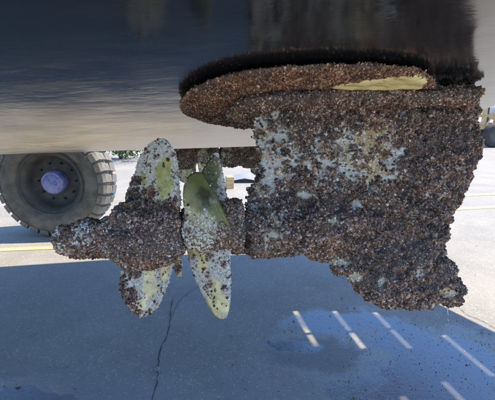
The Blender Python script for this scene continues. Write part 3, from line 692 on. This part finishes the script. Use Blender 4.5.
for s in (-8.2,):                                             # a lifting sling round the hull forward of the picture
    L = sect(s); pts = [hp(s, -L[-1][0]-.03, 5.6)]+[hp(s, -w_-.01, z-.012) for w_, z in reversed(L)]+[hp(s, w_+.01, z-.012) for w_, z in L[1:]]+[hp(s, L[-1][0]+.03, 5.6)]
    V = []; 
    for p in pts: V += [Vector(p)-A*.09, Vector(p)+A*.09]
    sg = mesh('lifting_sling', V, [(2*i, 2*i+1, 2*i+3, 2*i+2) for i in range(len(pts)-1)], m_web)
    tag(sg, 'wide yellow webbing sling passing under the black hull', 'sling')

# ------------------------------------------------------------------ yard beyond
def gp(px, py): X, Y = gpt(px, py); return X, Y
X, Y = gp(106, 194)
bk = MB().lathe([(0, .0), (.10, 0), (.13, .26), (.14, .27), (.125, .27), (.10, .02), (0, .02)], 28, axis='z').obj('bucket', m_bluep, None, True); bk.location = (X+.06, Y, 0)
tag(bk, 'blue plastic bucket standing behind the big tyre', 'bucket')
X, Y = gp(229.5, 188)
tb = empty('timber_block', (X, Y, 0), .2); tag(tb, 'pale timber block stack on the sunny ground behind the propellers', 'timber block')
for k in range(3): MB().box(-.07+.004*k, .07+.003*k, -.10, .10, .002+.075*k, .074+.075*k, .004).obj('timber', m_wood, tb)
X, Y = gp(243, 186)
tp = mesh('tarpaulin', [(x*.42+math.sin(y*5)*.03, y*.3, .02+.12*max(0, 1-abs(x)*1.0)*(.7+.3*math.sin(y*3))) for y in np.linspace(-1, 1, 7) for x in np.linspace(-1, 1, 9)], [(j*9+i, j*9+i+1, j*9+10+i, j*9+9+i) for j in range(6) for i in range(8)], m_roof, None, True)
tp.location = (X, Y+.6, 0); tag(tp, 'low grey sheet heaped on the ground behind the propellers', 'sheet')
# leafy things
def foliage(centers, per, leafs, cols, seed):
    r = np.random.default_rng(seed); n_ = len(centers)*per; c = np.repeat(np.array([q[:3] for q in centers]), per, 0); rad = np.repeat(np.array([q[3] for q in centers]), per)
    d = r.normal(size=(n_, 3)); d /= np.linalg.norm(d, axis=1, keepdims=True); P = c+d*(rad*r.uniform(.45, 1.05, n_))[:, None]*np.array([1, 1, .8])
    u = r.normal(size=(n_, 3)); u /= np.linalg.norm(u, axis=1, keepdims=True); v = np.cross(u, r.normal(size=(n_, 3))); v /= np.linalg.norm(v, axis=1, keepdims=True)
    s = leafs*r.uniform(.6, 1.3, n_)[:, None]; V = np.stack([P-u*s, P+v*s*.5, P+u*s, P-v*s*.5], 1).reshape(-1, 3)
    F = np.arange(n_*4).reshape(-1, 4); cl = np.array(cols)[r.integers(0, len(cols), n_)]*r.uniform(.7, 1.3, (n_, 1)); return V, F, np.repeat(cl, 4, 0)
def plant(name, x, y, hgt, rad, seed, label, cat, leafs=.05, per=130, nclump=26, trunk=.3, group=None):
    r = random.Random(seed); t = empty(name, (x, y, 0)); tag(t, label, cat, group)
    cl = [(r.gauss(0, rad*.5), r.gauss(0, rad*.5), hgt*r.uniform(trunk, .92), rad*r.uniform(.22, .42)) for _ in range(nclump)]
    V, F, C = foliage(cl, per, leafs, [(.05, .10, .025), (.07, .13, .03), (.035, .07, .02), (.10, .15, .05)], seed)
    mesh('crown', V, F, m_leaf, t, False, C)
    tr = MB(); tr.tube((0, 0, 0), (.05*rad, 0, hgt*.55), hgt*.03+.02, hgt*.015+.01, 8)
    for c in cl[::2]: tr.tube((.05*rad, 0, hgt*.45), (c[0], c[1], c[2]), hgt*.012+.006, .006, 5)
    tr.obj('trunk', m_bark, t)
X, Y = gp(122, 160)
plant('shrub', X-.1, Y+.2, 1.5, .95, 4, 'leafy green shrub at the yard edge, seen between tyre and propeller', 'shrub', .045, 150, 26, .08)
for k, (x, y, h, lb) in enumerate([(-24, 46, 8, 'tall tree at the left end of the far shed'), (-13, 52, 6.5, 'rounded tree behind the left part of the shed'), (34, 55, 8.5, 'broad tree beyond the right end of the far shed'), (44, 42, 6.5, 'small tree farthest right in the yard'), (-40, 38, 7, 'lone tree farthest left in the yard')]):
    plant('tree', x, y, h, h*.38, 20+k, lb, 'tree', .16, 110, 34, .35)
# far shed
shed = empty('storage_shed', (4, 60, 0)); tag(shed, 'long pale storage shed across the yard', 'building')
MB().box(-22, 26, 0, 14, 0, 4.6).obj('wall', m_wall, shed)
MB().add([(-22.5, -.5, 4.6), (26.5, -.5, 4.6), (26.5, 14.5, 4.6), (-22.5, 14.5, 4.6), (-22.5, 7, 6.6), (26.5, 7, 6.6)], [(0, 1, 5, 4), (2, 3, 4, 5), (0, 4, 3), (1, 2, 5)]).obj('roof', m_roof, shed)
for k in range(6):
    x = -18+k*7.6; d = MB().box(x-1.9, x+1.9, -.06, -.002, 0, 3.4).obj('door', m_roof if k % 2 else m_steel, shed)
    wd = MB().box(x+2.6, x+3.9, -.05, -.002, 2.2, 3.3).obj('window', m_glass, shed)
    MB().box(x+2.52, x+3.98, -.08, -.052, 2.12, 2.19).obj('sill', m_white, wd)
# trailer at the right edge: pale timber trestle, boom, dark wheel and a wrapped load
X, Y = gp(490, 147)
trl = empty('boat_trailer', (X+.2, Y, 0), .15); tag(trl, 'yellow framed boat trailer with dark wheels parked across the yard at far right', 'trailer')
MB().box(-1.9, 3.2, -.05, .08, .72, .86).obj('frame_rail', m_wood, trl); MB().box(-1.9, 3.2, 1.5, 1.63, .72, .86).obj('frame_rail', m_wood, trl)
MB().box(-1.2, -1.05, .08, 1.5, .72, .84).obj('cross_member', m_wood, trl); MB().box(1.5, 1.65, .08, 1.5, .72, .84).obj('cross_member', m_wood, trl)
for x in (-.28, 1.05):
    for y in (-.3, 1.66):
        wv = MB().lathe([(.26, 0), (.42, -.01), (.47, .04), (.47, .20), (.42, .24), (.26, .24)], 32).obj('wheel', m_dark, trl, True); wv.location = (x, y, .47)
        MB().lathe([(.26, .03), (.18, .08), (.06, .05), (0, .05)], 24).obj('rim', m_rim, wv, True)
for x in (-.66, -.12):
    for y in (-.05, 1.5): MB().box(x-.07, x+.07, y+.005, y+.12, .862, 1.75).obj('post', m_wood, trl)
    MB().box(x-.07, x+.07, .10, 1.48, 1.2, 1.32).obj('cross_member', m_wood, trl)
for pq in (((-.62, -.1, .88), (-.14, -.1, 1.7)), ((-.95, -.1, .88), (-.66, -.1, 1.3))): MB().tube(*pq, .03).obj('brace', m_wood, trl)
tu = MB(); tu.tube((-4.2, .3, .42), (-1.92, .75, .75), .06); tu.obj('drawbar', m_steel, trl)
bt = empty('small_boat', (X+2.6, Y+.8, 0), .15); tag(bt, 'small white boat resting on the yellow framed trailer', 'boat')
V = []
for i, xx in enumerate(np.linspace(-2.6, 3.2, 13)):
    b_ = .95*(1-max(0, (-xx-.2)/2.4)**2); kk = .90+.25*max(0, (-xx-1)/1.6)**2
    for q, z in ((-1, 1.75), (-.85, 1.15), (0, kk), (.85, 1.15), (1, 1.75)): V.append((xx, q*b_, z))
MBb = MB().add(V, [(i*5+j, i*5+j+1, i*5+j+6, i*5+j+5) for i in range(12) for j in range(4)]+[(i*5+4, i*5, i*5+5, i*5+9) for i in range(12)]+[(60, 61, 62, 63, 64)])
MBb.obj('hull', m_gel, bt, True)
cb = MB().box(-.6, 1.2, -.6, .6, 1.751, 2.5, .08).obj('cabin', m_gel, bt); MB().box(-.3, .9, -.612, -.602, 2.0, 2.35).obj('window', m_glass, bt)
X, Y = gp(470, 137)
tsl = empty('timber_trestle', (X-.2, Y+3, 0), -.1); tag(tsl, 'pale timber trestle standing empty behind the trailer', 'trestle')
for x in (-.6, .6):
    MB().tube((x, -.4, 0), (x, -.05, 1.4), .06, n=4).obj('leg', m_wood, tsl); MB().tube((x, .4, 0), (x, .05, 1.4), .06, n=4).obj('leg', m_wood, tsl)
MB().box(-.9, .9, -.08, .08, 1.4, 1.56).obj('top_beam', m_wood, tsl)
